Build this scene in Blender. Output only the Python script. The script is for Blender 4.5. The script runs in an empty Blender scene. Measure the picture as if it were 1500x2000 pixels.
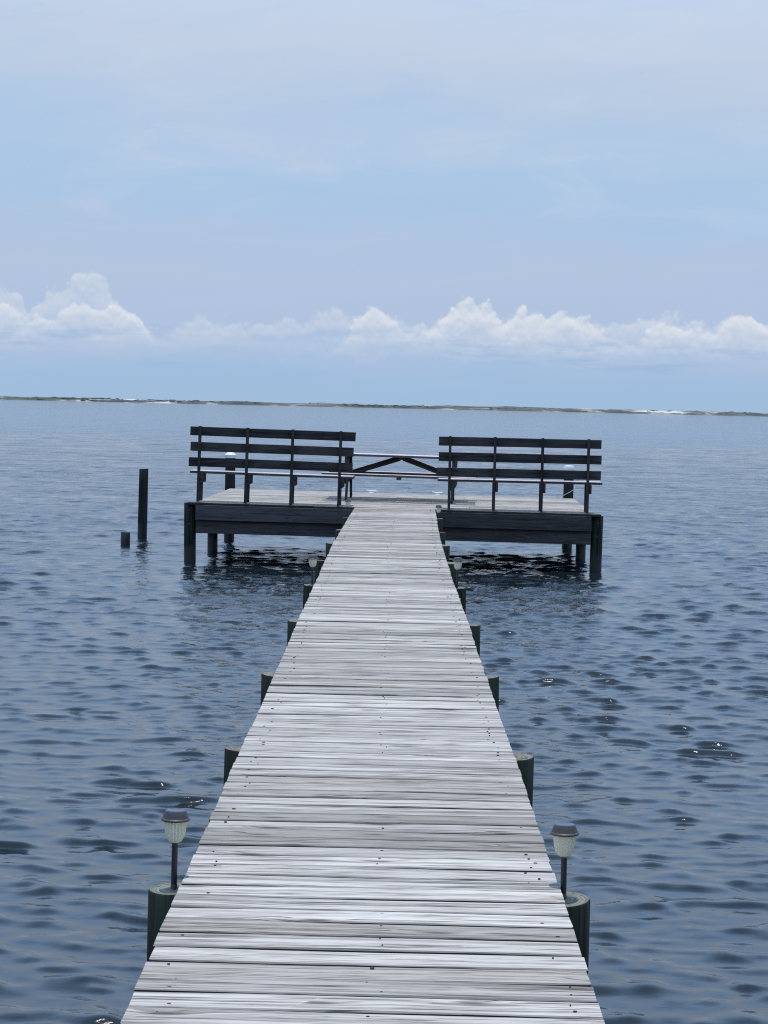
import bpy, bmesh, math, random
import numpy as np
from mathutils import Matrix, Vector

random.seed(11)
rng = np.random.default_rng(7)
sc = bpy.context.scene
COL = sc.collection
R = math.radians

# ------------------------------------------------------------------ camera
EYE = Vector((0.0, 0.0, 1.55))            # eye 1.55 m above the deck boards (deck top z = 0)
WATER_Z = -0.92
cam = bpy.data.cameras.new('camera')
cam.sensor_fit = 'HORIZONTAL'
cam.sensor_width = 36.0
cam.lens = 3985.0 / 1500.0 * 36.0         # 3x telephoto of a phone
cam.clip_start = 0.1
cam.clip_end = 20000
camo = bpy.data.objects.new('camera', cam)
COL.objects.link(camo)
def _ray(x, y): return Vector(((x - 750) / 3985.0, (1000 - y) / 3985.0, -1.0))
_Y = _ray(769, 794).normalized()
_Z = _ray(1500, 794 + .022 * 731).cross(_ray(0, 794 - .022 * 769)).normalized()
_X = _Y.cross(_Z)
camo.matrix_world = Matrix.Translation(EYE) @ Matrix((_X, _Y, _Z)).to_4x4()
sc.camera = camo

# ------------------------------------------------------------------ render look
sc.render.engine = 'CYCLES'
sc.view_settings.view_transform = 'Standard'
sc.view_settings.look = 'None'
sc.view_settings.exposure = 0.0
sc.view_settings.gamma = 1.0
sc.view_settings.use_curve_mapping = False
sc.cycles.max_bounces = 8
sc.cycles.use_adaptive_sampling = False
sc.cycles.use_denoising = False
sc.cycles.filter_width = 1.15
sc.cycles.sample_clamp_indirect = 4.0
sc.cycles.sample_clamp_direct = 2.0

# ------------------------------------------------------------------ node helpers
def lin(r, g, b):
    f = lambda c: (c / 255 / 12.92) if c / 255 <= .04045 else ((c / 255 + .055) / 1.055) ** 2.4
    return (f(r), f(g), f(b), 1.0)

class S:
    """a node socket with arithmetic"""
    def __init__(s, nt, sock): s.nt, s.k = nt, sock
    def _m(s, op, o=None, o2=None, clamp=False):
        n = s.nt.nodes.new('ShaderNodeMath'); n.operation = op; n.use_clamp = clamp
        for i, v in enumerate((s, o, o2)):
            if v is None: continue
            if isinstance(v, S): s.nt.links.new(v.k, n.inputs[i])
            else: n.inputs[i].default_value = v
        return S(s.nt, n.outputs[0])
    def __add__(s, o): return s._m('ADD', o)
    def __radd__(s, o): return s._m('ADD', o)
    def __sub__(s, o): return s._m('SUBTRACT', o)
    def __rsub__(s, o): return (s * -1.0) + o
    def __mul__(s, o): return s._m('MULTIPLY', o)
    def __rmul__(s, o): return s._m('MULTIPLY', o)
    def __truediv__(s, o): return s._m('DIVIDE', o)
    def abs(s): return s._m('ABSOLUTE')
    def pow(s, p): return s._m('POWER', p)
    def max(s, o): return s._m('MAXIMUM', o)
    def min(s, o): return s._m('MINIMUM', o)
    def clamp(s): return s._m('ADD', 0.0, clamp=True)
    def smooth(s, a, b, lo=0.0, hi=1.0):
        n = s.nt.nodes.new('ShaderNodeMapRange'); n.interpolation_type = 'SMOOTHSTEP'
        s.nt.links.new(s.k, n.inputs['Value'])
        n.inputs['From Min'].default_value = a; n.inputs['From Max'].default_value = b
        n.inputs['To Min'].default_value = lo; n.inputs['To Max'].default_value = hi
        return S(s.nt, n.outputs['Result'])

def node(nt, typ, **inp):
    n = nt.nodes.new(typ)
    for k, v in inp.items():
        if k.startswith('_'): setattr(n, k[1:], v); continue
        key = k.replace('__', ' ')
        if isinstance(v, S): nt.links.new(v.k, n.inputs[key])
        else: n.inputs[key].default_value = v
    return n
def vec(nt, x=0.0, y=0.0, z=0.0):
    n = nt.nodes.new('ShaderNodeCombineXYZ')
    for i, v in enumerate((x, y, z)):
        if isinstance(v, S): nt.links.new(v.k, n.inputs[i])
        else: n.inputs[i].default_value = v
    return S(nt, n.outputs[0])
def sep(nt, v):
    n = nt.nodes.new('ShaderNodeSeparateXYZ'); nt.links.new(v.k, n.inputs[0])
    return [S(nt, o) for o in n.outputs]
def noise(nt, v, scale=1.0, detail=3.0, rough=.5, dim='3D', dist=0.0):
    n = nt.nodes.new('ShaderNodeTexNoise'); n.noise_dimensions = dim
    nt.links.new(v.k, n.inputs['Vector'])
    n.inputs['Scale'].default_value = scale; n.inputs['Detail'].default_value = detail
    n.inputs['Roughness'].default_value = rough; n.inputs['Distortion'].default_value = dist
    return S(nt, n.outputs['Fac'])
def mixc(nt, f, a, b):
    n = nt.nodes.new('ShaderNodeMix'); n.data_type = 'RGBA'; n.clamp_factor = True
    ins = (n.inputs[0], n.inputs[6], n.inputs[7])
    for s_, v in zip(ins, (f, a, b)):
        if isinstance(v, S): nt.links.new(v.k, s_)
        else: s_.default_value = v
    return S(nt, n.outputs[2])
def ramp(nt, f, pts):
    n = nt.nodes.new('ShaderNodeValToRGB'); nt.links.new(f.k, n.inputs[0])
    cr = n.color_ramp
    while len(cr.elements) < len(pts): cr.elements.new(.5)
    for e, (p, c) in zip(cr.elements, pts): e.position = p; e.color = c
    return S(nt, n.outputs[0])
def fcurve(nt, f, pts, handle='AUTO'):
    n = nt.nodes.new('ShaderNodeFloatCurve'); nt.links.new(f.k, n.inputs['Value'])
    c = n.mapping.curves[0]
    while len(c.points) < len(pts): c.points.new(.5, .5)
    for p, (x, y) in zip(c.points, pts): p.location = (x, y); p.handle_type = handle
    n.mapping.update()
    return S(nt, n.outputs[0])

# ------------------------------------------------------------------ world: Nishita sky, thin veil cloud, cumulus bank near the horizon
SUN_EL = R(86)
world = bpy.data.worlds.new('World'); sc.world = world; world.use_nodes = True
nt = world.node_tree; nt.nodes.clear()
sky = nt.nodes.new('ShaderNodeTexSky'); sky.sky_type = 'NISHITA'; sky.sun_disc = False
sky.sun_elevation = SUN_EL; sky.sun_rotation = 0.0; sky.air_density = 1.0; sky.dust_density = 1.0; sky.ozone_density = 1.5
SKYS = 0.1
tc = nt.nodes.new('ShaderNodeTexCoord')
dx, dy, dz = sep(nt, S(nt, tc.outputs['Generated']))
az = dx._m('ARCTAN2', dy) * 3985.0                       # in units of 1/3985 rad
el = dz._m('ARCSINE') * 3985.0
P = vec(nt, az * .01, el * .01, 0.0)
# veil: horizontal bands of blue and pale lavender
wv = noise(nt, vec(nt, az * .0011, el * .0065, 3.1), 1.0, 4.0, .55)
wv2 = noise(nt, vec(nt, az * .0035, el * .02, 7.7), 1.0, 5.0, .6)
elw = el + (wv - .5) * 230.0 + (wv2 - .5) * 90.0 + az * .055 * el.smooth(250, 520) * az.abs().smooth(2600, 900)
veil = ramp(nt, elw / 1600.0, [
    (0.000, lin(161, 189, 220)), (0.035, lin(161, 190, 222)), (0.080, lin(174, 193, 222)),
    (0.165, lin(179, 197, 223)), (0.197, lin(176, 197, 225)), (0.225, lin(171, 198, 228)),
    (0.268, lin(171, 199, 229)), (0.335, lin(180, 202, 228)), (0.430, lin(190, 205, 226)),
    (0.500, lin(190, 206, 228)), (0.57, lin(177, 203, 235)), (0.70, lin(168, 200, 240)), (1.0, lin(161, 197, 243))])
# faint streaky cirrus over the bands
ws = noise(nt, vec(nt, az * .0028 + el * .0012, el * .011 - az * .0008, 31.0), 1.0, 6.0, .62, dist=.6)
veil = mixc(nt, ws.smooth(.46, .78) * .42 * el.smooth(230, 420), veil, lin(203, 213, 229))
veil = mixc(nt, ws.smooth(.48, .25) * .35 * el.smooth(230, 420), veil, lin(164, 195, 229))
# cumulus bank
TOP = [(-400, 640), (-200, 590), (-60, 590), (0, 566), (35, 552), (62, 590), (82, 588), (100, 556), (135, 546), (165, 520), (192, 528),
       (218, 560), (245, 598), (285, 612), (315, 640), (360, 618), (440, 612), (520, 618), (600, 608), (650, 594), (690, 612), (715, 594), (760, 604),
       (835, 620), (870, 598), (930, 578), (965, 596), (988, 610), (1020, 588), (1050, 604), (1090, 598), (1130, 612),
       (1180, 626), (1280, 602), (1330, 614), (1385, 626), (1420, 602), (1470, 614), (1500, 628), (1620, 600), (1760, 640)]
WHT = [(-400, .5), (-60, .55), (230, .6), (300, .45), (420, .5), (520, .42), (660, .5), (715, .6), (800, .55), (860, .75), (1120, .75), (1200, .55), (1280, .6), (1380, .55), (1420, .7), (1500, .6), (1760, .5)]
FRONT = [(-400, 700), (-120, 620), (0, 596), (20, 588), (50, 606), (90, 618), (130, 600), (150, 576), (172, 578), (192, 604), (230, 594), (262, 604), (288, 628), (340, 690),
         (400, 690), (620, 690), (690, 622), (722, 602), (750, 606), (800, 640), (850, 628), (872, 600), (930, 580), (962, 596), (990, 622), (1014, 594), (1050, 606), (1092, 600), (1128, 618), (1170, 640),
         (1230, 660), (1290, 622), (1340, 640), (1390, 640), (1424, 606), (1466, 616), (1506, 632), (1600, 690), (1760, 690)]
def cv(x): return (x - 769 + 1200) / 2400.0
u = (az + 1200.0) / 2400.0
outside = az.abs().smooth(850, 1500)
far = noise(nt, vec(nt, az * .0022, 0, 11.0), 1.0, 3.0, .6)
topc = fcurve(nt, u, [(cv(x), (794 + .022 * (x - 769) - y) / 400.0) for x, y in TOP]) * 400.0 + (far - .55) * outside * 260.0
wht = fcurve(nt, u, [(cv(x), w) for x, w in WHT])
def puff(off):
    q = vec(nt, az * .01, el * .01 + off, 0.0)
    a = noise(nt, q, 2.0, 5.0, .56, '2D')
    v = node(nt, 'ShaderNodeTexVoronoi', _voronoi_dimensions='2D', _feature='SMOOTH_F1', Vector=q, Scale=3.1, Smoothness=.5, Detail=2.0, Roughness=.55)
    return a * .65 + (1.0 - S(nt, v.outputs['Distance'])) * .35
p0 = puff(0.0); p1 = puff(.09)
base_n = noise(nt, vec(nt, az * .004, el * .022, 21.0), 1.0, 5.0, .6)
def tier(top, amp, soft, depth, base0, base1, shade, light):
    dens = top - el + (p0 - .56) * amp
    deep = dens.smooth(0, depth)                           # 0 at the crown, 1 well inside
    body = (el + (base_n - .5) * 90.0).smooth(base0, base1)
    lit = (.66 + (p0 - p1) * 1.9 - deep * .45).clamp()
    return dens.smooth(-2, soft) * body, deep, mixc(nt, lit, shade, light)
a0, d0, c0 = tier(topc, 62.0, 14, 100, 62, 150, lin(188, 203, 223), lin(222, 228, 235))
low = mixc(nt, a0 * wht * (.9 - d0 * .22), veil, c0)
frontc = fcurve(nt, u, [(cv(x), max(0.0, (794 + .022 * (x - 769) - y)) / 400.0) for x, y in FRONT]) * 400.0 - outside * 60.0
a1, d1, c1 = tier(frontc, 48.0, 7, 70, 95, 150, lin(196, 208, 225), lin(232, 235, 238))
low = mixc(nt, a1 * (1.0 - d1 * .65) * .6, low, c1)
# blue-grey flat bases under the bank
bs = noise(nt, vec(nt, az * .0042, el * .03, 4.4), 1.0, 4.0, .55).smooth(.5, .72) * el.smooth(60, 95) * el.smooth(165, 115)
low = mixc(nt, bs * .75, low, lin(147, 180, 219))
# into the open sky above
cir = noise(nt, vec(nt, dx * 2.0, dy * 2.0, dz * 3.0), 1.0, 5.0, .6).smooth(.35, .8)
fac = 1.0 - el.smooth(1800, 6000) * .4
fac = (fac + cir * .3 * el.smooth(1500, 4000)).clamp()
fac = fac * el.smooth(-60, -5)
scl = node(nt, 'ShaderNodeVectorMath', _operation='SCALE', Scale=(el.smooth(550, 1700) * .62 + 1.0) * (1.0 / SKYS))   # added brightness above the view, to lighten the water's reflections
nt.links.new(low.k, scl.inputs[0])
final = mixc(nt, fac, S(nt, sky.outputs[0]), S(nt, scl.outputs[0]))
bg = node(nt, 'ShaderNodeBackground', Color=final, Strength=SKYS)
wo = nt.nodes.new('ShaderNodeOutputWorld'); nt.links.new(bg.outputs[0], wo.inputs[0])

# ------------------------------------------------------------------ sun, almost overhead
sl = bpy.data.lights.new('sun', 'SUN'); sl.energy = 3.1; sl.angle = R(.53); sl.color = (1.0, .965, .91)
so = bpy.data.objects.new('sun', sl); COL.objects.link(so)
so.rotation_euler = (-(R(90) - SUN_EL), 0, 0)             # shines down and slightly towards the camera
so.location = (0, 0, 60)

# ------------------------------------------------------------------ materials
def new_mat(name):
    m = bpy.data.materials.new(name); m.use_nodes = True
    t = m.node_tree; t.nodes.clear()
    out = t.nodes.new('ShaderNodeOutputMaterial')
    b = t.nodes.new('ShaderNodeBsdfPrincipled'); t.links.new(b.outputs[0], out.inputs[0])
    return m, t, b
def bump(t, b, h, strength, dist):
    n = node(t, 'ShaderNodeBump', Height=h, Strength=strength, Distance=dist)
    t.links.new(n.outputs[0], b.inputs['Normal']); return n

def wood(name, light, mid, dark, brown, brown_p=.2, grain=1.0, knots=True, var=.35, side=None):
    m, t, b = new_mat(name)
    tcn = t.nodes.new('ShaderNodeTexCoord'); oi = t.nodes.new('ShaderNodeObjectInfo')
    rnd = S(t, oi.outputs['Random'])
    x, y, z = sep(t, S(t, tcn.outputs['Object']))
    off = rnd * 91.0
    yz = y + z * .7
    # knots: sparse round cells that bend the grain about them
    kv = node(t, 'ShaderNodeTexVoronoi', _voronoi_dimensions='2D', Vector=vec(t, x * 2.3 + off, yz * 8.5 + off * 1.7), Scale=1.0, Randomness=1.0)
    kd = S(t, kv.outputs['Distance'])
    kr = sep(t, S(t, kv.outputs['Color']))[0]
    ksel = kr.smooth(.64, .68)
    bend = kd.smooth(.45, .05) * ksel
    warp = noise(t, vec(t, x * 1.3 + off, yz * 7.0, off), 1.0, 2.0, .5)
    gy = yz + (warp - .5) * .030 + bend * .028
    g1 = noise(t, vec(t, x * 3.2 + off, gy * 95.0 * grain, off), 1.0, 5.0, .68)
    g2 = noise(t, vec(t, x * .8 + off, gy * 26.0 * grain, off + 5.0), 1.0, 3.0, .55)
    g3 = noise(t, vec(t, x * 7.0 + off, gy * 230.0 * grain, off + 9.0), 1.0, 2.0, .5)
    blot = noise(t, vec(t, x * 2.2 + off, yz * 9.0, off + 2.0), 1.0, 4.0, .6)
    v = (g1 * .55 + g2 * .45 - .5) * 2.4 + .5
    col = mixc(t, v.smooth(.10, .70), mid, light)
    col = mixc(t, (1.0 - rnd.smooth(1 - brown_p, 1 - brown_p + .08)) * .0 + rnd.smooth(1 - brown_p, 1 - brown_p + .06) * (.35 + blot * .5), col, brown)
    col = mixc(t, blot.smooth(.52, .76) * .5, col, brown)
    crack = (g1.smooth(.43, .31) * noise(t, vec(t, x * 1.1 + off, yz * 12.0, off + 3.0), 1.0, 2.0).smooth(.36, .56)).max(g3.smooth(.36, .27) * .8)
    fl = noise(t, vec(t, x * .75 + off, gy * 62.0, off + 13.0), 1.0, 3.0, .55)
    fm = noise(t, vec(t, x * 1.4 + off, yz * 16.0, off + 17.0), 1.0, 2.0)
    fiss = (fl - .5).abs().smooth(.030, .008) * fm.smooth(.45, .56)          # long drying checks along the grain
    crack = crack.max(fiss)
    col = mixc(t, crack * .88, col, dark)
    if knots:
        kd2 = kd + (g1 - .5) * .16 + (blot - .5) * .12
        col = mixc(t, kd2.smooth(.16, .03) * ksel * .85, col, dark)
        col = mixc(t, kd2.smooth(.34, .12) * ksel * .35, col, brown)
    if side:                                              # less bleached sawn edges, toned darker still to put shade into the gaps
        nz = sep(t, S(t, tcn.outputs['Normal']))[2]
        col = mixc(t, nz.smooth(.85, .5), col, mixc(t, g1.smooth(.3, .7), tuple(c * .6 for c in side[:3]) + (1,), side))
    hsv = node(t, 'ShaderNodeHueSaturation', Color=col, Value=(1.0 - var * .5) + rnd._m('MULTIPLY', 7.31)._m('FRACT') * var)
    t.links.new(hsv.outputs[0], b.inputs['Base Color'])
    b.inputs['Roughness'].default_value = .82
    b.inputs['Specular IOR Level'].default_value = .08
    bump(t, b, g1 * .6 + g3 * .25 - crack * .8, .55, .004)
    return m

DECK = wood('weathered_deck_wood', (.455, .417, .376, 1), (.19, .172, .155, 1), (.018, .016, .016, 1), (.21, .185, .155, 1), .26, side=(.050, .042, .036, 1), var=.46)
DARK = wood('shaded_weathered_wood', (.060, .055, .055, 1), (.014, .013, .014, 1), (.010, .010, .012, 1), (.075, .066, .060, 1), .2)  # upright boards of the seats' weathered wood, their shade put into the tone
FASC = wood('shaded_fascia_wood', (.062, .057, .058, 1), (.026, .024, .025, 1), (.012, .012, .015, 1), (.075, .070, .075, 1), .2)  # shade of the unlit upright faces mixed into the fascia colour
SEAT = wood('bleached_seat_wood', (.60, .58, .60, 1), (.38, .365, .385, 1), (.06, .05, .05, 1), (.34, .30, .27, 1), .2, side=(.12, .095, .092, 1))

def pile_mat():
    m, t, b = new_mat('treated_piling_wood')
    tcn = t.nodes.new('ShaderNodeTexCoord'); oi = t.nodes.new('ShaderNodeObjectInfo'); geo = t.nodes.new('ShaderNodeNewGeometry')
    rnd = S(t, oi.outputs['Random']); off = rnd * 77.0
    x, y, z = sep(t, S(t, tcn.outputs['Object']))
    ang = x._m('ARCTAN2', y)
    g = noise(t, vec(t, x * 55.0 + off, y * 55.0 + off, z * 1.6), 1.0, 4.0, .6)
    g2 = noise(t, vec(t, x * 14.0 + off, y * 14.0, z * .9 + off), 1.0, 3.0, .55)
    col = mixc(t, (g * .6 + g2 * .4).smooth(.3, .7), (.007, .009, .008, 1), (.036, .045, .038, 1))
    col = mixc(t, g2.smooth(.5, .75) * .6, col, (.012, .030, .020, 1))
    pz = sep(t, S(t, geo.outputs['Position']))[2]
    nn = noise(t, vec(t, x * 20.0 + off, y * 20.0, z * 5.0), 1.0, 4.0, .6)
    wet = (pz + (nn - .5) * .16).smooth(WATER_Z + .30, WATER_Z + .20)
    col = mixc(t, wet * .85, col, (.012, .013, .011, 1))
    nz = sep(t, S(t, geo.outputs['Normal']))[2]
    rr = (x * x + y * y).pow(.5)
    ring = noise(t, vec(t, rr * 160.0 + (g2 - .5) * 6.0, off, 0), 1.0, 2.0)
    spots = noise(t, vec(t, x * 42.0 + off, y * 42.0, off), 1.0, 4.0, .65)
    topc_ = mixc(t, ring.smooth(.35, .65), (.13, .125, .10, 1), (.24, .235, .195, 1))
    topc_ = mixc(t, spots.smooth(.52, .66) * .8, topc_, (.05, .048, .04, 1))
    topc_ = mixc(t, rr.smooth(.075, .1) * .6, topc_, (.09, .12, .09, 1))
    col = mixc(t, nz.smooth(.86, .95), col, topc_)
    t.links.new(col.k, b.inputs['Base Color'])
    t.links.new((.85 - wet * .45).k, b.inputs['Roughness']); t.links.new((.06 + wet * .3).k, b.inputs['Specular IOR Level'])
    bump(t, b, g + spots * nz.max(0.0), .7, .008)
    return m
PILE = pile_mat()

def plain(name, col, rough=.5, metal=0.0, spec=.5, nscale=40, namt=.25):
    m, t, b = new_mat(name)
    tcn = t.nodes.new('ShaderNodeTexCoord')
    n = noise(t, S(t, tcn.outputs['Object']), nscale, 4.0, .6)
    c2 = tuple(c * (1 - namt * 1.6) for c in col[:3]) + (1,)
    c1 = tuple(min(1, c * (1 + namt)) for c in col[:3]) + (1,)
    t.links.new(mixc(t, n, c2, c1).k, b.inputs['Base Color'])
    t.links.new((n * .25 + (rough - .12)).k, b.inputs['Roughness'])
    b.inputs['Metallic'].default_value = metal; b.inputs['Specular IOR Level'].default_value = spec
    return m
BLACK = plain('black_plastic', (.014, .014, .016, 1), .5, nscale=60)
CAPM = plain('weathered_dark_plastic', (.045, .038, .038, 1), .48, nscale=90, namt=.4)
PANEL = plain('solar_panel_glass', (.03, .04, .08, 1), .22, spec=.8, nscale=25)
WHITE = plain('white_vinyl', (.60, .61, .62, 1), .45, nscale=18, namt=.12)
RUST = plain('rusty_nail_steel', (.055, .04, .032, 1), .7, nscale=60)
CLEAT = plain('galvanised_cleat_metal', (.72, .72, .72, 1), .45, .35, nscale=30, namt=.12)
ROPE = plain('pale_rope_fibre', (.52, .50, .45, 1), .9, nscale=160, namt=.35)

def lens_mat():
    m = bpy.data.materials.new('frosted_ribbed_lens'); m.use_nodes = True
    t = m.node_tree; t.nodes.clear()
    out = t.nodes.new('ShaderNodeOutputMaterial')
    tcn = t.nodes.new('ShaderNodeTexCoord')
    x, y, z = sep(t, S(t, tcn.outputs['Object']))
    ang = x._m('ARCTAN2', y) * 20.0
    n = ang._m('SINE') * .35 + .5 + (noise(t, vec(t, x * 30.0, y * 30.0, z * 8.0), 1.0, 2.0) - .5) * .5
    col = mixc(t, n.clamp(), (.74, .71, .54, 1), (1.0, .98, .86, 1))
    d = node(t, 'ShaderNodeBsdfDiffuse', Color=col)
    tr = node(t, 'ShaderNodeBsdfTranslucent', Color=col)
    gl = node(t, 'ShaderNodeBsdfGlossy', Roughness=.25)
    m1 = node(t, 'ShaderNodeMixShader', Fac=.6); t.links.new(d.outputs[0], m1.inputs[1]); t.links.new(tr.outputs[0], m1.inputs[2])
    m2 = node(t, 'ShaderNodeMixShader', Fac=.06); t.links.new(m1.outputs[0], m2.inputs[1]); t.links.new(gl.outputs[0], m2.inputs[2])
    t.links.new(m2.outputs[0], out.inputs[0])
    return m
LENS = lens_mat()

def water_mat():
    m, t, b = new_mat('sound_water')
    geo = t.nodes.new('ShaderNodeNewGeometry')
    px, py, pz = sep(t, S(t, geo.outputs['Position']))
    at = t.nodes.new('ShaderNodeAttribute'); at.attribute_name = 'lost'; lost = S(t, at.outputs['Fac'])
    murk = noise(t, vec(t, px * .12, py * .05, 0), 1.0, 3.0)
    col = mixc(t, murk.smooth(.3, .7), (.005, .010, .013, 1), (.008, .014, .018, 1))
    t.links.new(col.k, b.inputs['Base Color'])
    b.inputs['IOR'].default_value = 1.47
    b.inputs['Roughness'].default_value = .045
    b.inputs['Specular IOR Level'].default_value = .5
    r1 = noise(t, vec(t, px * 5.5, py * 7.5, 0), 1.0, 4.0, .55, '2D')
    r2 = noise(t, vec(t, px * 1.05 + py * .25, py * 2.3, 0), 1.0, 5.0, .62, '2D')
    r3 = noise(t, vec(t, px * .30 + py * .05, py * .55, 0), 1.0, 4.0, .6, '2D')
    r4 = noise(t, vec(t, px * .085, py * .12, 0), 1.0, 3.0, .6, '2D')
    bump(t, b, r1 * .0035 + r2 * lost * .12 + r3 * lost * .20 + r4 * lost * .8, 1.0, 1.0)
    return m
WATER = water_mat()

# ------------------------------------------------------------------ mesh helpers
def link(o, parent=None, mat4=None):
    COL.objects.link(o)
    if parent is not None: o.parent = parent
    if mat4 is not None: o.matrix_basis = mat4
    return o
def mesh_obj(name, me, mat, parent=None, mat4=None):
    if mat is not None and not me.materials: me.materials.append(mat)
    return link(bpy.data.objects.new(name, me), parent, mat4)
def tag(o, label=None, cat=None, group=None, kind=None):
    for k, v in (('label', label), ('category', cat), ('group', group), ('kind', kind)):
        if v: o[k] = v
    return o
def empty(name, m4, label, cat, group=None):
    o = bpy.data.objects.new(name, None); o.empty_display_size = .2
    link(o, None, m4); return tag(o, label, cat, group)
def T(x, y, z): return Matrix.Translation((x, y, z))
def RX(a): return Matrix.Rotation(a, 4, 'X')
def RY(a): return Matrix.Rotation(a, 4, 'Y')
def RZ(a): return Matrix.Rotation(a, 4, 'Z')

_bc = {}
def board_mesh(L, W, H, mat, variant=0, wob=.0012, segs=4, ch=.004):
    """sawn board: long axis X, width Y, thickness Z, worn upper arrises, slightly wandering edges"""
    key = (round(L, 4), round(W, 4), round(H, 4), mat.name, variant, wob)
    if key in _bc: return _bc[key]
    r = random.Random(hash(key[:3]) ^ variant * 7919)
    bm = bmesh.new(); rings = []
    pa, pb, pc = (r.uniform(0, 6.3) for _ in range(3))
    for i in range(segs + 1):
        s = i / segs; x = (s - .5) * L
        e0 = wob * (math.sin(3.1 * s + pa) + .7 * math.sin(9 * s + pb) + r.uniform(-.5, .5))
        e1 = wob * (math.sin(2.7 * s + pc) + .7 * math.sin(8 * s + pa) + r.uniform(-.5, .5))
        zc = wob * .8 * math.sin(4 * s + pb)
        y0, y1, z0, z1 = -W / 2 + e0, W / 2 + e1, -H / 2, H / 2 + zc
        ex0 = r.uniform(-.003, .003) if i in (0, segs) else 0
        c = min(ch, W * .12, H * .2) * r.uniform(.7, 1.4)
        pts = [(y0, z0), (y1, z0), (y1, z1 - c), (y1 - c, z1), (y0 + c, z1), (y0, z1 - c)]
        rings.append([bm.verts.new((x + ex0 * (k % 2), a, z)) for k, (a, z) in enumerate(pts)])
    n = 6
    for a, b_ in zip(rings, rings[1:]):
        for k in range(n):
            bm.faces.new((a[k], a[(k + 1) % n], b_[(k + 1) % n], b_[k]))
    bm.faces.new(rings[0]); bm.faces.new(rings[-1][::-1])
    bmesh.ops.recalc_face_normals(bm, faces=bm.faces)
    me = bpy.data.meshes.new('board'); bm.to_mesh(me); bm.free(); me.materials.append(mat)
    _bc[key] = me; return me
def board(name, L, W, H, mat, parent, m4, variant=None, **kw):
    v = random.randrange(6) if variant is None else variant
    return mesh_obj(name, board_mesh(L, W, H, mat, v, **kw), mat, parent, m4)

def lathe(prof, n=28, rib=0.0, close=True):
    bm = bmesh.new(); rings = []
    for (r_, z) in prof:
        rings.append([bm.verts.new(((r_ * (1 + (rib if k % 2 else -rib))) * math.cos(2 * math.pi * k / n),
                                    (r_ * (1 + (rib if k % 2 else -rib))) * math.sin(2 * math.pi * k / n), z)) for k in range(n)])
    for a, b_ in zip(rings, rings[1:]):
        for k in range(n): bm.faces.new((a[k], a[(k + 1) % n], b_[(k + 1) % n], b_[k]))
    if close:
        bm.faces.new(rings[0]); bm.faces.new(rings[-1])
    bmesh.ops.recalc_face_normals(bm, faces=bm.faces)
    me = bpy.data.meshes.new('lathe'); bm.to_mesh(me); bm.free()
    return me
def smooth(me, ang=40):
    me.polygons.foreach_set('use_smooth', [True] * len(me.polygons))
    try: me.set_sharp_from_angle(angle=R(ang))
    except Exception: pass
    return me
def tube(pts, r_, n=8):
    bm = bmesh.new(); rings = []
    for i, p in enumerate(pts):
        p = Vector(p); a = Vector(pts[max(0, i - 1)]); b_ = Vector(pts[min(len(pts) - 1, i + 1)])
        d = (b_ - a).normalized(); u_ = d.orthogonal().normalized(); w_ = d.cross(u_)
        if i and (u_.dot(pu) < 0): pass
        if i:
            u_ = (pu - d * pu.dot(d)).normalized(); w_ = d.cross(u_)
        pu = u_
        rr = r_[i] if isinstance(r_, (list, tuple)) else r_
        rings.append([bm.verts.new(p + u_ * rr * math.cos(2 * math.pi * k / n) + w_ * rr * math.sin(2 * math.pi * k / n)) for k in range(n)])
    for a, b_ in zip(rings, rings[1:]):
        for k in range(n): bm.faces.new((a[k], a[(k + 1) % n], b_[(k + 1) % n], b_[k]))
    bm.faces.new(rings[0]); bm.faces.new(rings[-1])
    bmesh.ops.recalc_face_normals(bm, faces=bm.faces)
    me = bpy.data.meshes.new('tube'); bm.to_mesh(me); bm.free(); return smooth(me, 50)

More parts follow.
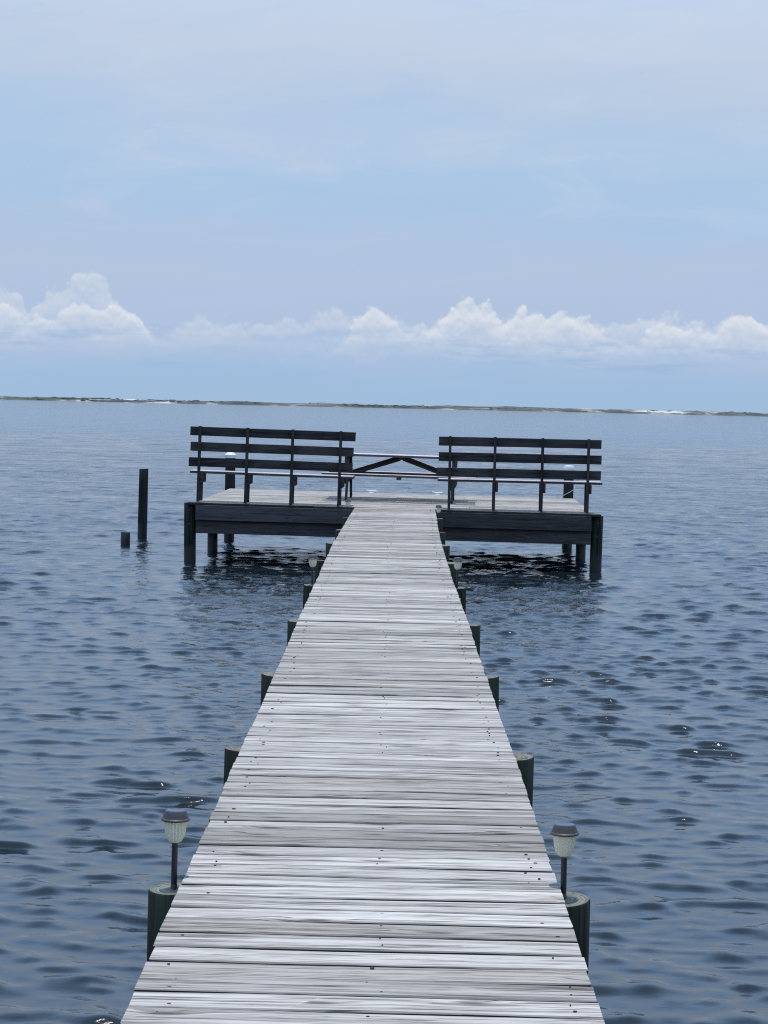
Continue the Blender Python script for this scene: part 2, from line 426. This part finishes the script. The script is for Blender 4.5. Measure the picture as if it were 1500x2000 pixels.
# ------------------------------------------------------------------ the water: wind chop as real geometry
def make_water():
    ys = [-40.0]
    while ys[-1] < 3150:
        y = ys[-1]
        if y < 0: d = max(.05, -y * .08)
        elif y < 10: d = .02
        elif y < 100: d = .0020 * y
        else: d = max(.20, y * y / 40000.0)
        ys.append(y + d)
    ys = np.array(ys, np.float32)
    N = 620
    uu = np.linspace(-1, 1, N).astype(np.float32)
    k = .30 * uu + .70 * uu ** 3
    half = (20 + .60 * np.maximum(ys, 0)).astype(np.float32)
    X = half[:, None] * k[None, :]; Y = np.repeat(ys[:, None], N, 1)
    X0, Y0 = X.copy(), Y.copy()
    Zz = np.zeros_like(X); DX = np.zeros_like(X); DY = np.zeros_like(X)
    dyl = np.gradient(ys)[:, None]; dxl = np.gradient(X, axis=1)
    sp = np.maximum(dyl * 1.0, dxl * .9)
    full = np.zeros_like(X); kept = np.zeros_like(X)
    # main chop: steep isolated crests between flat troughs
    ncomp = 44
    lam = .13 * (.56 / .13) ** ((np.arange(ncomp) + rng.random(ncomp)) / ncomp)
    amp = lam ** .9; amp /= math.sqrt((amp ** 2).sum() / 2)
    Nn = np.zeros_like(X)
    for l, a in zip(lam, amp):
        th = R(-100) + rng.normal() * .56                 # travelling towards the camera, a little to the left
        kk = 2 * math.pi / l
        w = np.clip((l / sp - 2.0) / 2.0, 0, 1)
        Nn += a * w * np.cos(kk * (math.cos(th) * X0 + math.sin(th) * Y0) + rng.random() * 6.283)
        full += a ** 2; kept += (a * w) ** 2
    g = 1.0 + .26 * np.sin(X0 * .31 + .13 * Y0 + 1.0) * np.sin(Y0 * .23 - .09 * X0 + .4) + .14 * np.sin(X0 * 1.1 - .5 * Y0) * np.sin(Y0 * .9 + .4 * X0)
    h = .0081 * g * (np.exp(.80 * 2.3 * np.tanh(Nn / 2.3)) - 1.35)
    Zz += h; DY -= 1.0 * h; DX -= .12 * h
    for q in range(10):                                   # a low longer swell under the chop
        l = rng.uniform(.9, 2.6); th = R(-112) + rng.normal() * .35; kk = 2 * math.pi / l
        Zz += (.014 / kk) * np.clip((l / sp - 2.0) / 2.0, 0, 1) * np.cos(kk * (math.cos(th) * X0 + math.sin(th) * Y0) + rng.random() * 6.283)
    # small wind ripples on top
    for q in range(26):
        l = .085 * (.26 / .085) ** rng.random(); th = R(-95) + rng.normal() * .8; kk = 2 * math.pi / l
        a = .013 / kk; w = np.clip((l / sp - 2.0) / 2.0, 0, 1)
        Zz += a * w * np.cos(kk * (math.cos(th) * X0 + math.sin(th) * Y0) + rng.random() * 6.283)
    X += DX; Y += DY
    lost = np.sqrt(np.clip(1 - kept / full, 0, 1)).astype(np.float32)
    nr = len(ys); nv = nr * N
    co = np.empty((nv, 3), np.float32); co[:, 0] = X.ravel(); co[:, 1] = Y.ravel(); co[:, 2] = Zz.ravel() + WATER_Z
    i = np.arange(nr - 1)[:, None] * N + np.arange(N - 1)[None, :]
    quads = np.stack([i, i + 1, i + N + 1, i + N], -1).reshape(-1, 4).astype(np.int32)
    me = bpy.data.meshes.new('water')
    me.vertices.add(nv); me.vertices.foreach_set('co', co.ravel())
    nq = len(quads)
    me.loops.add(nq * 4); me.loops.foreach_set('vertex_index', quads.ravel())
    me.polygons.add(nq); me.polygons.foreach_set('loop_start', np.arange(0, nq * 4, 4, dtype=np.int32))
    me.polygons.foreach_set('use_smooth', np.ones(nq, dtype=bool))
    me.update(calc_edges=True)
    at = me.attributes.new('lost', 'FLOAT', 'POINT'); at.data.foreach_set('value', lost.ravel())
    return tag(mesh_obj('water', me, WATER), kind='structure')
make_water()

# ------------------------------------------------------------------ the barrier island on the far side of the sound
def island_mat():
    m, t, b = new_mat('dune_sand_and_scrub')
    geo = t.nodes.new('ShaderNodeNewGeometry')
    x, y, z = sep(t, S(t, geo.outputs['Position']))
    n = noise(t, vec(t, x * .016, y * .012, z * .10), 1.0, 5.0, .62)
    n2 = noise(t, vec(t, x * .0040, 3.0, 0), 1.0, 3.0, .6)
    sand = (n * .7 + n2 * .45).smooth(.60, .72)
    col = mixc(t, n.smooth(.3, .7), (.05, .056, .055, 1), (.12, .12, .10, 1))
    col = mixc(t, sand, col, (.50, .48, .44, 1))
    beach = (z + (noise(t, vec(t, x * .011, 1.0, 0), 1.0, 4.0, .65) - .66) * -9.0).smooth(WATER_Z + .9, WATER_Z + .35)
    col = mixc(t, beach, col, (.80, .78, .74, 1))
    t.links.new(col.k, b.inputs['Base Color']); b.inputs['Roughness'].default_value = .95
    b.inputs['Specular IOR Level'].default_value = .1
    return m
def fbm(x, seed, octs, l0):
    r_ = np.random.default_rng(seed); out = np.zeros_like(x); a = 1.0; l = l0
    for _ in range(octs):
        g = r_.random(4096); q = x / l + 1000; i = np.floor(q).astype(int); f_ = q - i; f_ = f_ * f_ * (3 - 2 * f_)
        out += a * ((1 - f_) * g[i % 4096] + f_ * g[(i + 1) % 4096]); a *= .55; l *= .45
    return out / 2.0
def make_island():
    xs = np.arange(-2600, 2600, 3.0); rows = [(-6, 0), (0, .12), (14, .35), (40, .62), (80, 1.0), (130, .85), (220, 0)]
    crest = 2.6 + 5.0 * fbm(xs, 3, 5, 170.0)
    V = []; F = []
    n = len(xs)
    for j, (dy_, h) in enumerate(rows):
        bay = 26 * (fbm(xs, 5, 4, 600.0) - .5)
        jig = fbm(xs, 20 + j, 3, 40.0)
        hh = h * crest * (.7 + .6 * jig) - (.4 if j == 0 else 0)
        V += [(x, 3000 + dy_ + b_, WATER_Z + z) for x, b_, z in zip(xs, bay, hh)]
    for j in range(len(rows) - 1):
        for i in range(n - 1): F.append((j * n + i, j * n + i + 1, (j + 1) * n + i + 1, (j + 1) * n + i))
    me = bpy.data.meshes.new('barrier_island'); me.from_pydata(V, [], F); me.update()
    isl = tag(mesh_obj('barrier_island', me, island_mat()), kind='structure')
    # scrub: clumps too far away to count
    g, t, b = new_mat('coastal_scrub')
    geo = t.nodes.new('ShaderNodeNewGeometry')
    nz_ = noise(t, S(t, geo.outputs['Position']), .06, 3.0)
    t.links.new(mixc(t, nz_.smooth(.3, .7), (.026, .034, .032, 1), (.065, .072, .058, 1)).k, b.inputs['Base Color']); b.inputs['Roughness'].default_value = .95
    bm = bmesh.new()
    dens_ = fbm(xs, 9, 3, 120.0)
    for k in range(2600):
        x = random.uniform(-1500, 1500); idx = int((x + 2600) / 3)
        if dens_[idx] < random.uniform(.25, .75): continue
        j = random.random(); yy = 3000 + 8 + 85 * j
        gz_ = WATER_Z + crest[idx] * (.2 + .75 * j)
        w = random.uniform(2.0, 7.5); h = random.uniform(.5, 1.5)
        if 365 < abs(x + 0) < 0: pass
        ring = [bm.verts.new((x + w * math.cos(a) * random.uniform(.7, 1.2), yy + w * .6 * math.sin(a), gz_ - .3)) for a in [q * 1.0472 for q in range(6)]]
        mid = [bm.verts.new((x + w * .7 * math.cos(a) * random.uniform(.6, 1.2), yy + w * .4 * math.sin(a), gz_ + h * random.uniform(.5, 1.0))) for a in [q * 1.0472 + .3 for q in range(6)]]
        top = bm.verts.new((x + random.uniform(-.5, .5), yy, gz_ + h * 1.15))
        for q in range(6):
            bm.faces.new((ring[q], ring[(q + 1) % 6], mid[(q + 1) % 6], mid[q])); bm.faces.new((mid[q], mid[(q + 1) % 6], top))
    me = bpy.data.meshes.new('dune_scrub'); bm.to_mesh(me); bm.free()
    tag(mesh_obj('dune_scrub', me, g), 'dark low scrub scattered over the far barrier island dunes', 'scrub', kind='stuff')
make_island()

# ------------------------------------------------------------------ the walkway
def centre(y):                                            # centreline wanders to the right near the end
    pts = [(-5, -.036), (14, -.040), (19, -.042), (23, -.034), (26.5, -.002), (29, .030), (32, .065)]
    for (a, xa), (b_, xb) in zip(pts, pts[1:]):
        if y <= b_:
            s = (y - a) / (b_ - a); s = max(0, min(1, s)); return xa + (xb - xa) * s
    return pts[-1][1]
def sag(y): return .006 * math.sin(y * .9 + .6) + .004 * math.sin(y * 2.3)
WALK_END = 31.08
walk = empty('boardwalk', T(0, 0, 0), 'long bleached grey plank walkway leading out over the water', 'boardwalk')
y = -1.6
nails = []
while y < WALK_END - .1:
    gap = random.choice((.010, .012, .014, .015, .016, .018, .020, .024))
    w = .1325 + random.uniform(-.003, .003)
    if y + w > WALK_END: break
    yc = y + w / 2
    L = 1.222 + random.uniform(-.003, .003)
    v = random.randrange(10)
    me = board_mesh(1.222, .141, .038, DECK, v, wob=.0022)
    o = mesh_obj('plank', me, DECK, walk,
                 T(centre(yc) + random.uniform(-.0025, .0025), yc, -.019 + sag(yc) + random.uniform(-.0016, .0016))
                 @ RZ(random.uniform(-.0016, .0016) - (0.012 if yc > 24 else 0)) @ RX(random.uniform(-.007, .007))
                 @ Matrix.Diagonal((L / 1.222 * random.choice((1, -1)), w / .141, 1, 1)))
    for nx in (-.53, .02, .535):
        for q in (-.038, .036):
            if random.random() < (.7 if abs(nx) < .1 else .55): continue
            nails.append((centre(yc) + nx + random.uniform(-.022, .022), yc + q + random.uniform(-.016, .016), sag(yc) + .0006))
    y += w + gap
bm = bmesh.new()
for (x, y, z) in nails:
    r_ = random.uniform(.0016, .0034); e = random.uniform(1.0, 2.4)
    vs = [bm.verts.new((x + r_ * e * math.cos(a), y + r_ * math.sin(a), z + .0022)) for a in [q * 1.0472 for q in range(6)]]
    vb = [bm.verts.new((x + r_ * e * math.cos(a), y + r_ * math.sin(a), z - .004)) for a in [q * 1.0472 for q in range(6)]]
    bm.faces.new(vs)
    for q in range(6): bm.faces.new((vb[q], vb[(q + 1) % 6], vs[(q + 1) % 6], vs[q]))
me = bpy.data.meshes.new('nail_heads'); bm.to_mesh(me); bm.free()
tag(mesh_obj('nail_heads', me, RUST, walk), kind='stuff')
PY = [1.0, 3.75, 6.57, 9.30, 12.0, 14.95, 17.98, 20.83, 23.45, 26.0, 29.05]
for off in (-.53, .02, .535):
    for a, b_ in zip([-1.6] + PY[1::2], PY[1::2] + [31.0]):
        xa, xb = centre(a) + off, centre(b_) + off
        Lg = math.hypot(xb - xa, b_ - a)
        board('stringer', Lg, .038, .138, DARK, walk, T((xa + xb) / 2, (a + b_) / 2, -.038 - .012 - .069) @ RZ(math.pi / 2 - math.atan2(xb - xa, b_ - a)))
for i, yy in enumerate(PY):
    for s in (-1, 1):
        board('crossbeam', 1.25 + random.uniform(-.03, .03), .038, .18, DARK, walk, T(centre(yy) + (.045 if i == 3 else 0), yy + s * .112, -.19 - .09))

# ------------------------------------------------------------------ pilings
def pile_mesh(z0, z1, r0, r1, seed):
    r_ = random.Random(seed); n = 22; bm = bmesh.new(); rings = []
    ph = [r_.uniform(0, 6.3) for _ in range(4)]
    hs = [0, .25, .5, .75, .9, 1.0]
    for s in hs:
        rr = r0 + (r1 - r0) * s; ring = []
        for k in range(n):
            a = 2 * math.pi * k / n
            q = rr * (1 + .018 * math.sin(2 * a + ph[0]) + .012 * math.sin(3 * a + ph[1] + s) + .008 * math.sin(7 * a + ph[2]) + r_.uniform(-.006, .006))
            ring.append(bm.verts.new((q * math.cos(a), q * math.sin(a), z0 + (z1 - z0) * s + (.004 * math.sin(a + ph[3]) if s == 1 else 0))))
        rings.append(ring)
    ring = [bm.verts.new((v.co.x * .955, v.co.y * .955, v.co.z + .0055)) for v in rings[-1]]
    rings.append(ring)
    for a, b_ in zip(rings, rings[1:]):
        for k in range(n): bm.faces.new((a[k], a[(k + 1) % n], b_[(k + 1) % n], b_[k]))
    c = bm.verts.new((0, 0, z1 + .004))
    for k in range(n): bm.faces.new((ring[k], ring[(k + 1) % n], c))
    bm.faces.new(rings[0][::-1])
    for f in bm.faces: f.smooth = abs(f.normal.z) < .5 if f.normal.length else True
    me = bpy.data.meshes.new('piling'); bm.to_mesh(me); bm.free(); me.update()
    return smooth(me, 45)
ORD = ['', '', 'nearest', 'second', 'third', 'fourth', 'fifth', 'sixth', 'seventh', 'eighth', 'last']
PX_L = [-.65, -.65, -.665, -.645, -.650, -.648, -.668, -.672, -.645, -.615, -.600]
PX_R = [.575, .575, .577, .575, .560, .572, .577, .587, .585, .600, .645]
seed = 1
for i, yy in enumerate(PY):
    if i < 2: continue
    for side, px in (('left', PX_L[i]), ('right', PX_R[i])):
        r_ = random.uniform(.094, .102)
        top = -.040 + random.uniform(-.008, .004)
        lab = f'{ORD[i]} green-stained round piling along the {side} edge of the plank walkway' if i > 2 else f'thick round piling with mottled top carrying the nearest {side} lamp'
        if i == 6: lab = f'round piling on the {side} of the walkway carrying the middle lamp'
        if i == 10: lab = f'last piling on the {side} of the walkway, at the platform edge'
        o = mesh_obj('piling', pile_mesh(-2.6, 0, r_ * 1.06, r_, seed), PILE, None, T(px, yy + random.uniform(-.03, .03), top) @ RY(random.uniform(-.012, .012)) @ RX(random.uniform(-.012, .012)))
        tag(o, lab, 'piling', 'pilings along the walkway'); seed += 1

# ------------------------------------------------------------------ the platform at the end
PM = T(0, 31.15, 0) @ RZ(R(-1.5)) @ RY(.006)
HALF, DEPTH = 3.03, 5.35
plat = empty('pier_platform', PM, 'wide square plank platform on pilings at the walkway end', 'pier platform')
y = -.005; k = 0
while y < DEPTH - .1:
    w = .1355 + random.uniform(-.002, .002); gap = random.choice((.008, .011, .014, .018))
    jx = random.choice((-1.2, 0.0, 1.2))
    over = .10 if k == 0 else random.uniform(.0, .02)
    for (a, b_) in ((-HALF - over, jx - .002), (jx + .002, HALF + .07 + over)):
        Lb = b_ - a
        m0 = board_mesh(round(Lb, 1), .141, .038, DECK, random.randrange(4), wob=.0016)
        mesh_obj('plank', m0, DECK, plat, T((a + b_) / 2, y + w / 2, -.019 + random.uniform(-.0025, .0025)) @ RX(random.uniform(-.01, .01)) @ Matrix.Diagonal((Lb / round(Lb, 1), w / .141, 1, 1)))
    y += w + gap; k += 1
S90 = RX(R(90))
# rim boards (stand on edge) and the heavier beams below them
for (a, b_) in ((-3.0, -.02), (-.016, 3.05)):
    board('rim_board', b_ - a, .228, .038, FASC, plat, T((a + b_) / 2, .0, -.040 - .114) @ S90)
board('rim_board', 6.0, .228, .038, FASC, plat, T(0, DEPTH - .02, -.04 - .114) @ S90)
for s in (-1, 1):
    board('rim_board', DEPTH - .1, .228, .038, FASC, plat, T(s * 2.985 + (.065 if s > 0 else 0), DEPTH / 2, -.04 - .114) @ RZ(R(90)) @ S90)
for yy in (.075, .30, 2.35, 2.58, 4.85, 5.08):
    board('beam', 6.06, .215, .045, FASC, plat, T(.03, yy, -.262 - .1075) @ S90)
for i in range(13):
    board('joist', DEPTH - .16, .20, .038, DARK, plat, T(-2.7 + i * .45, DEPTH / 2, -.041 - .1) @ RZ(R(90)) @ S90)
def ploc(x, y, z=0.0): return PM @ Vector((x, y, z))
for (x, y, topz, r_, lab) in (
        (-3.11, .16, -.02, .092, 'green-streaked corner piling at the platform front beside the left bench'),
        (3.155, .16, -.035, .092, 'green-streaked corner piling at the platform front beside the right bench'),
        (-3.02, 2.46, -.27, .082, 'middle piling under the left side of the platform'),
        (3.07, 2.46, -.27, .082, 'middle piling under the right side of the platform')):
    p = ploc(x, y)
    tag(mesh_obj('piling', pile_mesh(-2.6, 0, r_ * 1.05, r_, seed), PILE, None, T(p.x, p.y, p.z + topz) @ RY(-.014 if x < 0 else .010)), lab, 'piling', 'pilings under the platform'); seed += 1
# bolt heads on the front corner pilings are kept as small parts
for o in [q for q in COL.objects if q.name.startswith('piling') and 'corner' in q.get('label', '')]:
    for zz in (-.11, -.32):
        m_ = smooth(lathe([(.016, 0), (.016, .008), (.010, .016)], 6), 20)
        mesh_obj('bolt', m_, RUST, o, T(0.0, -.088, zz) @ RX(R(90)))
# tall pilings at the far corners with white caps
for (x, y, tz, kind, lab) in ((-3.06, DEPTH + .12, .555, 'cone', 'tall far corner piling with white cone cap behind the left bench'),
                              (3.02, DEPTH + .12, .50, 'flat', 'tall far corner piling with white flat cap behind the right bench')):
    p = ploc(x, y)
    root = empty('mooring_piling', T(p.x, p.y, p.z), lab, 'piling', 'capped pilings at the far platform corners')
    mesh_obj('shaft', pile_mesh(-2.6, tz + .03, .098, .090, seed), PILE, root); seed += 1
    if kind == 'cone': pr = [(.100, tz - .012), (.106, tz - .010), (.106, tz + .045), (.098, tz + .052), (.06, tz + .085), (.03, tz + .108), (.008, tz + .118)]
    else: pr = [(.094, tz - .012), (.099, tz - .010), (.099, tz + .058), (.090, tz + .074), (.05, tz + .084), (.008, tz + .086)]
    mesh_obj('cap', smooth(lathe(pr), 35), WHITE, root)
    if kind == 'flat':
        mesh_obj('cap_band', smooth(lathe([(.092, tz - .045), (.1005, tz - .043), (.1005, tz - .0125), (.092, tz - .0115)], 28), 35), BLACK, root)
        pts = []
        for i in range(25):
            a = R(-170 + i * 7.4); pts.append((p.x + .103 * math.cos(a), p.y + .103 * math.sin(a), p.z + .02 + .0075 * i * 1.0))
        tag(mesh_obj('rope', tube(pts, .008), ROPE), 'pale rope slung round the flat capped far piling', 'rope')
# free standing piles left of the platform
tag(mesh_obj('piling', pile_mesh(-3.4, 0, .094, .080, seed), PILE, None, T(-4.475, 36.72, .328) @ RY(.008)), 'tall dark lone piling standing in open water left of the platform', 'piling'); seed += 1
tag(mesh_obj('piling', pile_mesh(-2.2, 0, .082, .082, seed), PILE, None, T(-4.52, 34.67, -.69)), 'short cut-off piling stump barely above the water on the left', 'piling'); seed += 1

# ------------------------------------------------------------------ benches
def bench(x0, x1, posts, rise, tilt, label):
    """origin at the foot of the backrest; backrest towards the walkway, seat towards the sea"""
    xc = (x0 + x1) / 2; L = x1 - x0
    root = empty('bench', PM @ T(xc, .04, 0) @ RY(tilt), label, 'bench', 'slatted benches on the platform')
    for i in range(3):
        board('back_slat', L + random.uniform(-.02, .02), .138, .038, DARK, root,
              T(random.uniform(-.012, .012) - .006 * i, .068, rise - .069 - .237 * i) @ S90 @ RZ(random.uniform(-.0015, .0015)), variant=i + (0 if xc < 0 else 3))
    for px in posts:
        X = px - xc
        board('post', rise + .008, .089, .040, DARK, root, T(X, .003, (rise + .008) / 2 + .002) @ RZ(R(90)) @ RY(R(-90)) @ RX(R(0)) @ RX(R(90)))
        board('seat_brace', .50, .138, .038, DARK, root, T(X + .0405, .22, .432 - .069) @ RZ(R(90)) @ S90)
        board('front_leg', .425, .089, .038, DARK, root, T(X, .40, .2145) @ RZ(R(90)) @ RY(R(-90)) @ RX(R(90)))
    for i in range(3):
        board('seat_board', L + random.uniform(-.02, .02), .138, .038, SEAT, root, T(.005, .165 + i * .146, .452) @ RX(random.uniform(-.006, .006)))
    return root
bench(-3.135, -.61, (-2.975, -2.245, -1.55, -.815), 1.150, .0085, 'dark slatted bench left of the walkway, seen from behind')
bench(.70, 3.20, (.875, 1.56, 2.285, 2.985), 1.120, -.006, 'dark slatted bench right of the walkway, seen from behind')

# ------------------------------------------------------------------ picnic table
def picnic_table():
    root = empty('picnic_table', PM @ T(.075, 2.62, 0) @ RZ(R(-1.5)) @ RY(.006), 'weathered wooden picnic table with attached seats in mid platform', 'picnic table')
    L = 2.50
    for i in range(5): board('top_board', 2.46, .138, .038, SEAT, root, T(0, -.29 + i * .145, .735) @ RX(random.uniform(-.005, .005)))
    for s in (-1, 1):
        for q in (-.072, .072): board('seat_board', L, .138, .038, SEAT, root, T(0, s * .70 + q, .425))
        board('seat_cleat', .28, .07, .038, DARK, root, T(.0, s * .70, .387) @ RZ(R(90)))
    for s in (-1, 1):
        X = s * .90
        board('top_rail', .70, .138, .038, DARK, root, T(X, 0, .646) @ RZ(R(90)) @ S90)
        board('seat_rail', 1.66, .138, .038, DARK, root, T(X, 0, .336) @ RZ(R(90)) @ S90)
        for q in (-1, 1):
            a = math.atan2(.30, .70)
            board('leg', .775, .089, .038, DARK, root, T(X - s * .039, q * .40, .362) @ RX(q * a) @ RZ(R(90)) @ RY(R(-90)) @ RX(R(90)))
        # diagonal brace from the seat rail up to the middle of the top
        dxx, dzz = .84, .29
        board('brace', math.hypot(dxx, dzz), .089, .038, DARK, root, T(s * .45, .0 + s * .022, .555) @ RY(s * math.atan2(dzz, dxx)) @ S90)
    board('top_cleat', .62, .07, .038, DARK, root, T(0, 0, .697) @ RZ(R(90)))
picnic_table()

# ------------------------------------------------------------------ mooring cleats
def cleat(x, y, lab):
    p = PM @ T(x, y, 0) @ RZ(random.uniform(-.1, .1)) @ Matrix.Scale(.78, 4)
    root = empty('dock_cleat', p, lab, 'cleat', 'mooring cleats at the far platform edge')
    mesh_obj('base', board_mesh(.10, .05, .012, CLEAT, 0, wob=.0003), CLEAT, root, T(0, 0, .0075))
    for s in (-1, 1):
        mesh_obj('leg', tube([(s * .028, 0, .010), (s * .026, 0, .045)], .010), CLEAT, root)
    mesh_obj('horn', tube([(-.125, 0, .062), (-.10, 0, .056), (-.05, 0, .050), (0, 0, .050), (.05, 0, .050), (.10, 0, .056), (.125, 0, .062)], [.007, .010, .012, .013, .012, .010, .007]), CLEAT, root)
cleat(-.50, DEPTH - .13, 'pale metal mooring cleat behind the middle of the picnic table')
cleat(.68, DEPTH - .13, 'pale metal mooring cleat nearer the right bench')

# ------------------------------------------------------------------ solar lamps
def solar_lamp(x, y, zb, ztop, label, lean=0.0):
    h = ztop - zb
    root = empty('solar_lamp', T(x, y, zb) @ RY(lean), label, 'solar lamp', 'solar lamps on the walkway pilings')
    zc = h - .030                                        # underside of the hood
    zl = zc - .077                                       # foot of the lens
    mesh_obj('stake', smooth(lathe([(.0098, 0), (.0098, zl + .006)], 16), 40), BLACK, root)
    mesh_obj('foot_socket', smooth(lathe([(.0108, .0), (.0108, .012), (.0100, .014)], 16), 40), CAPM, root)
    le = mesh_obj('lens', smooth(lathe([(.012, zl), (.021, zl + .006), (.028, zl + .018), (.0325, zl + .036), (.0350, zl + .058), (.0360, zc + .002)], 40, rib=.04), 25), LENS, root)
    mesh_obj('lamp_core', smooth(lathe([(.004, zl + .004), (.006, zl + .03), (.012, zc)], 10), 60), WHITE, root)
    mesh_obj('added_reflector', smooth(lathe([(.008, zc - .004), (.034, zc - .0015), (.034, zc + .0005)], 24), 30), WHITE, root)  # unseen white disc added under the hood to brighten the lens
    hd = mesh_obj('hood', smooth(lathe([(.037, zc - .001), (.0465, zc - .003), (.0480, zc), (.0470, zc + .003), (.0430, zc + .0055), (.0405, zc + .012), (.0370, zc + .022), (.0340, zc + .028), (.0325, zc + .0285)], 36), 30), CAPM, root)
    mesh_obj('solar_panel', smooth(lathe([(.031, zc + .027), (.031, zc + .0295), (.030, zc + .030)], 36), 30), PANEL, hd)
solar_lamp(-.683, 6.585, -.036, .222, 'nearest solar lamp on the left, tall stake beside the planks', .010)
solar_lamp(.588, 6.58, -.036, .206, 'nearest solar lamp on the right, tall stake beside the planks', -.006)
solar_lamp(-.683, 17.93, -.036, .228, 'middle solar lamp on the left side of the walkway')
solar_lamp(.593, 17.93, -.036, .234, 'middle solar lamp on the right side of the walkway', .012)
solar_lamp(-.622, 29.10, -.036, .215, 'small far solar lamp at the foot of the left bench')
solar_lamp(.672, 29.08, -.036, .158, 'small far solar lamp at the foot of the right bench', .01)
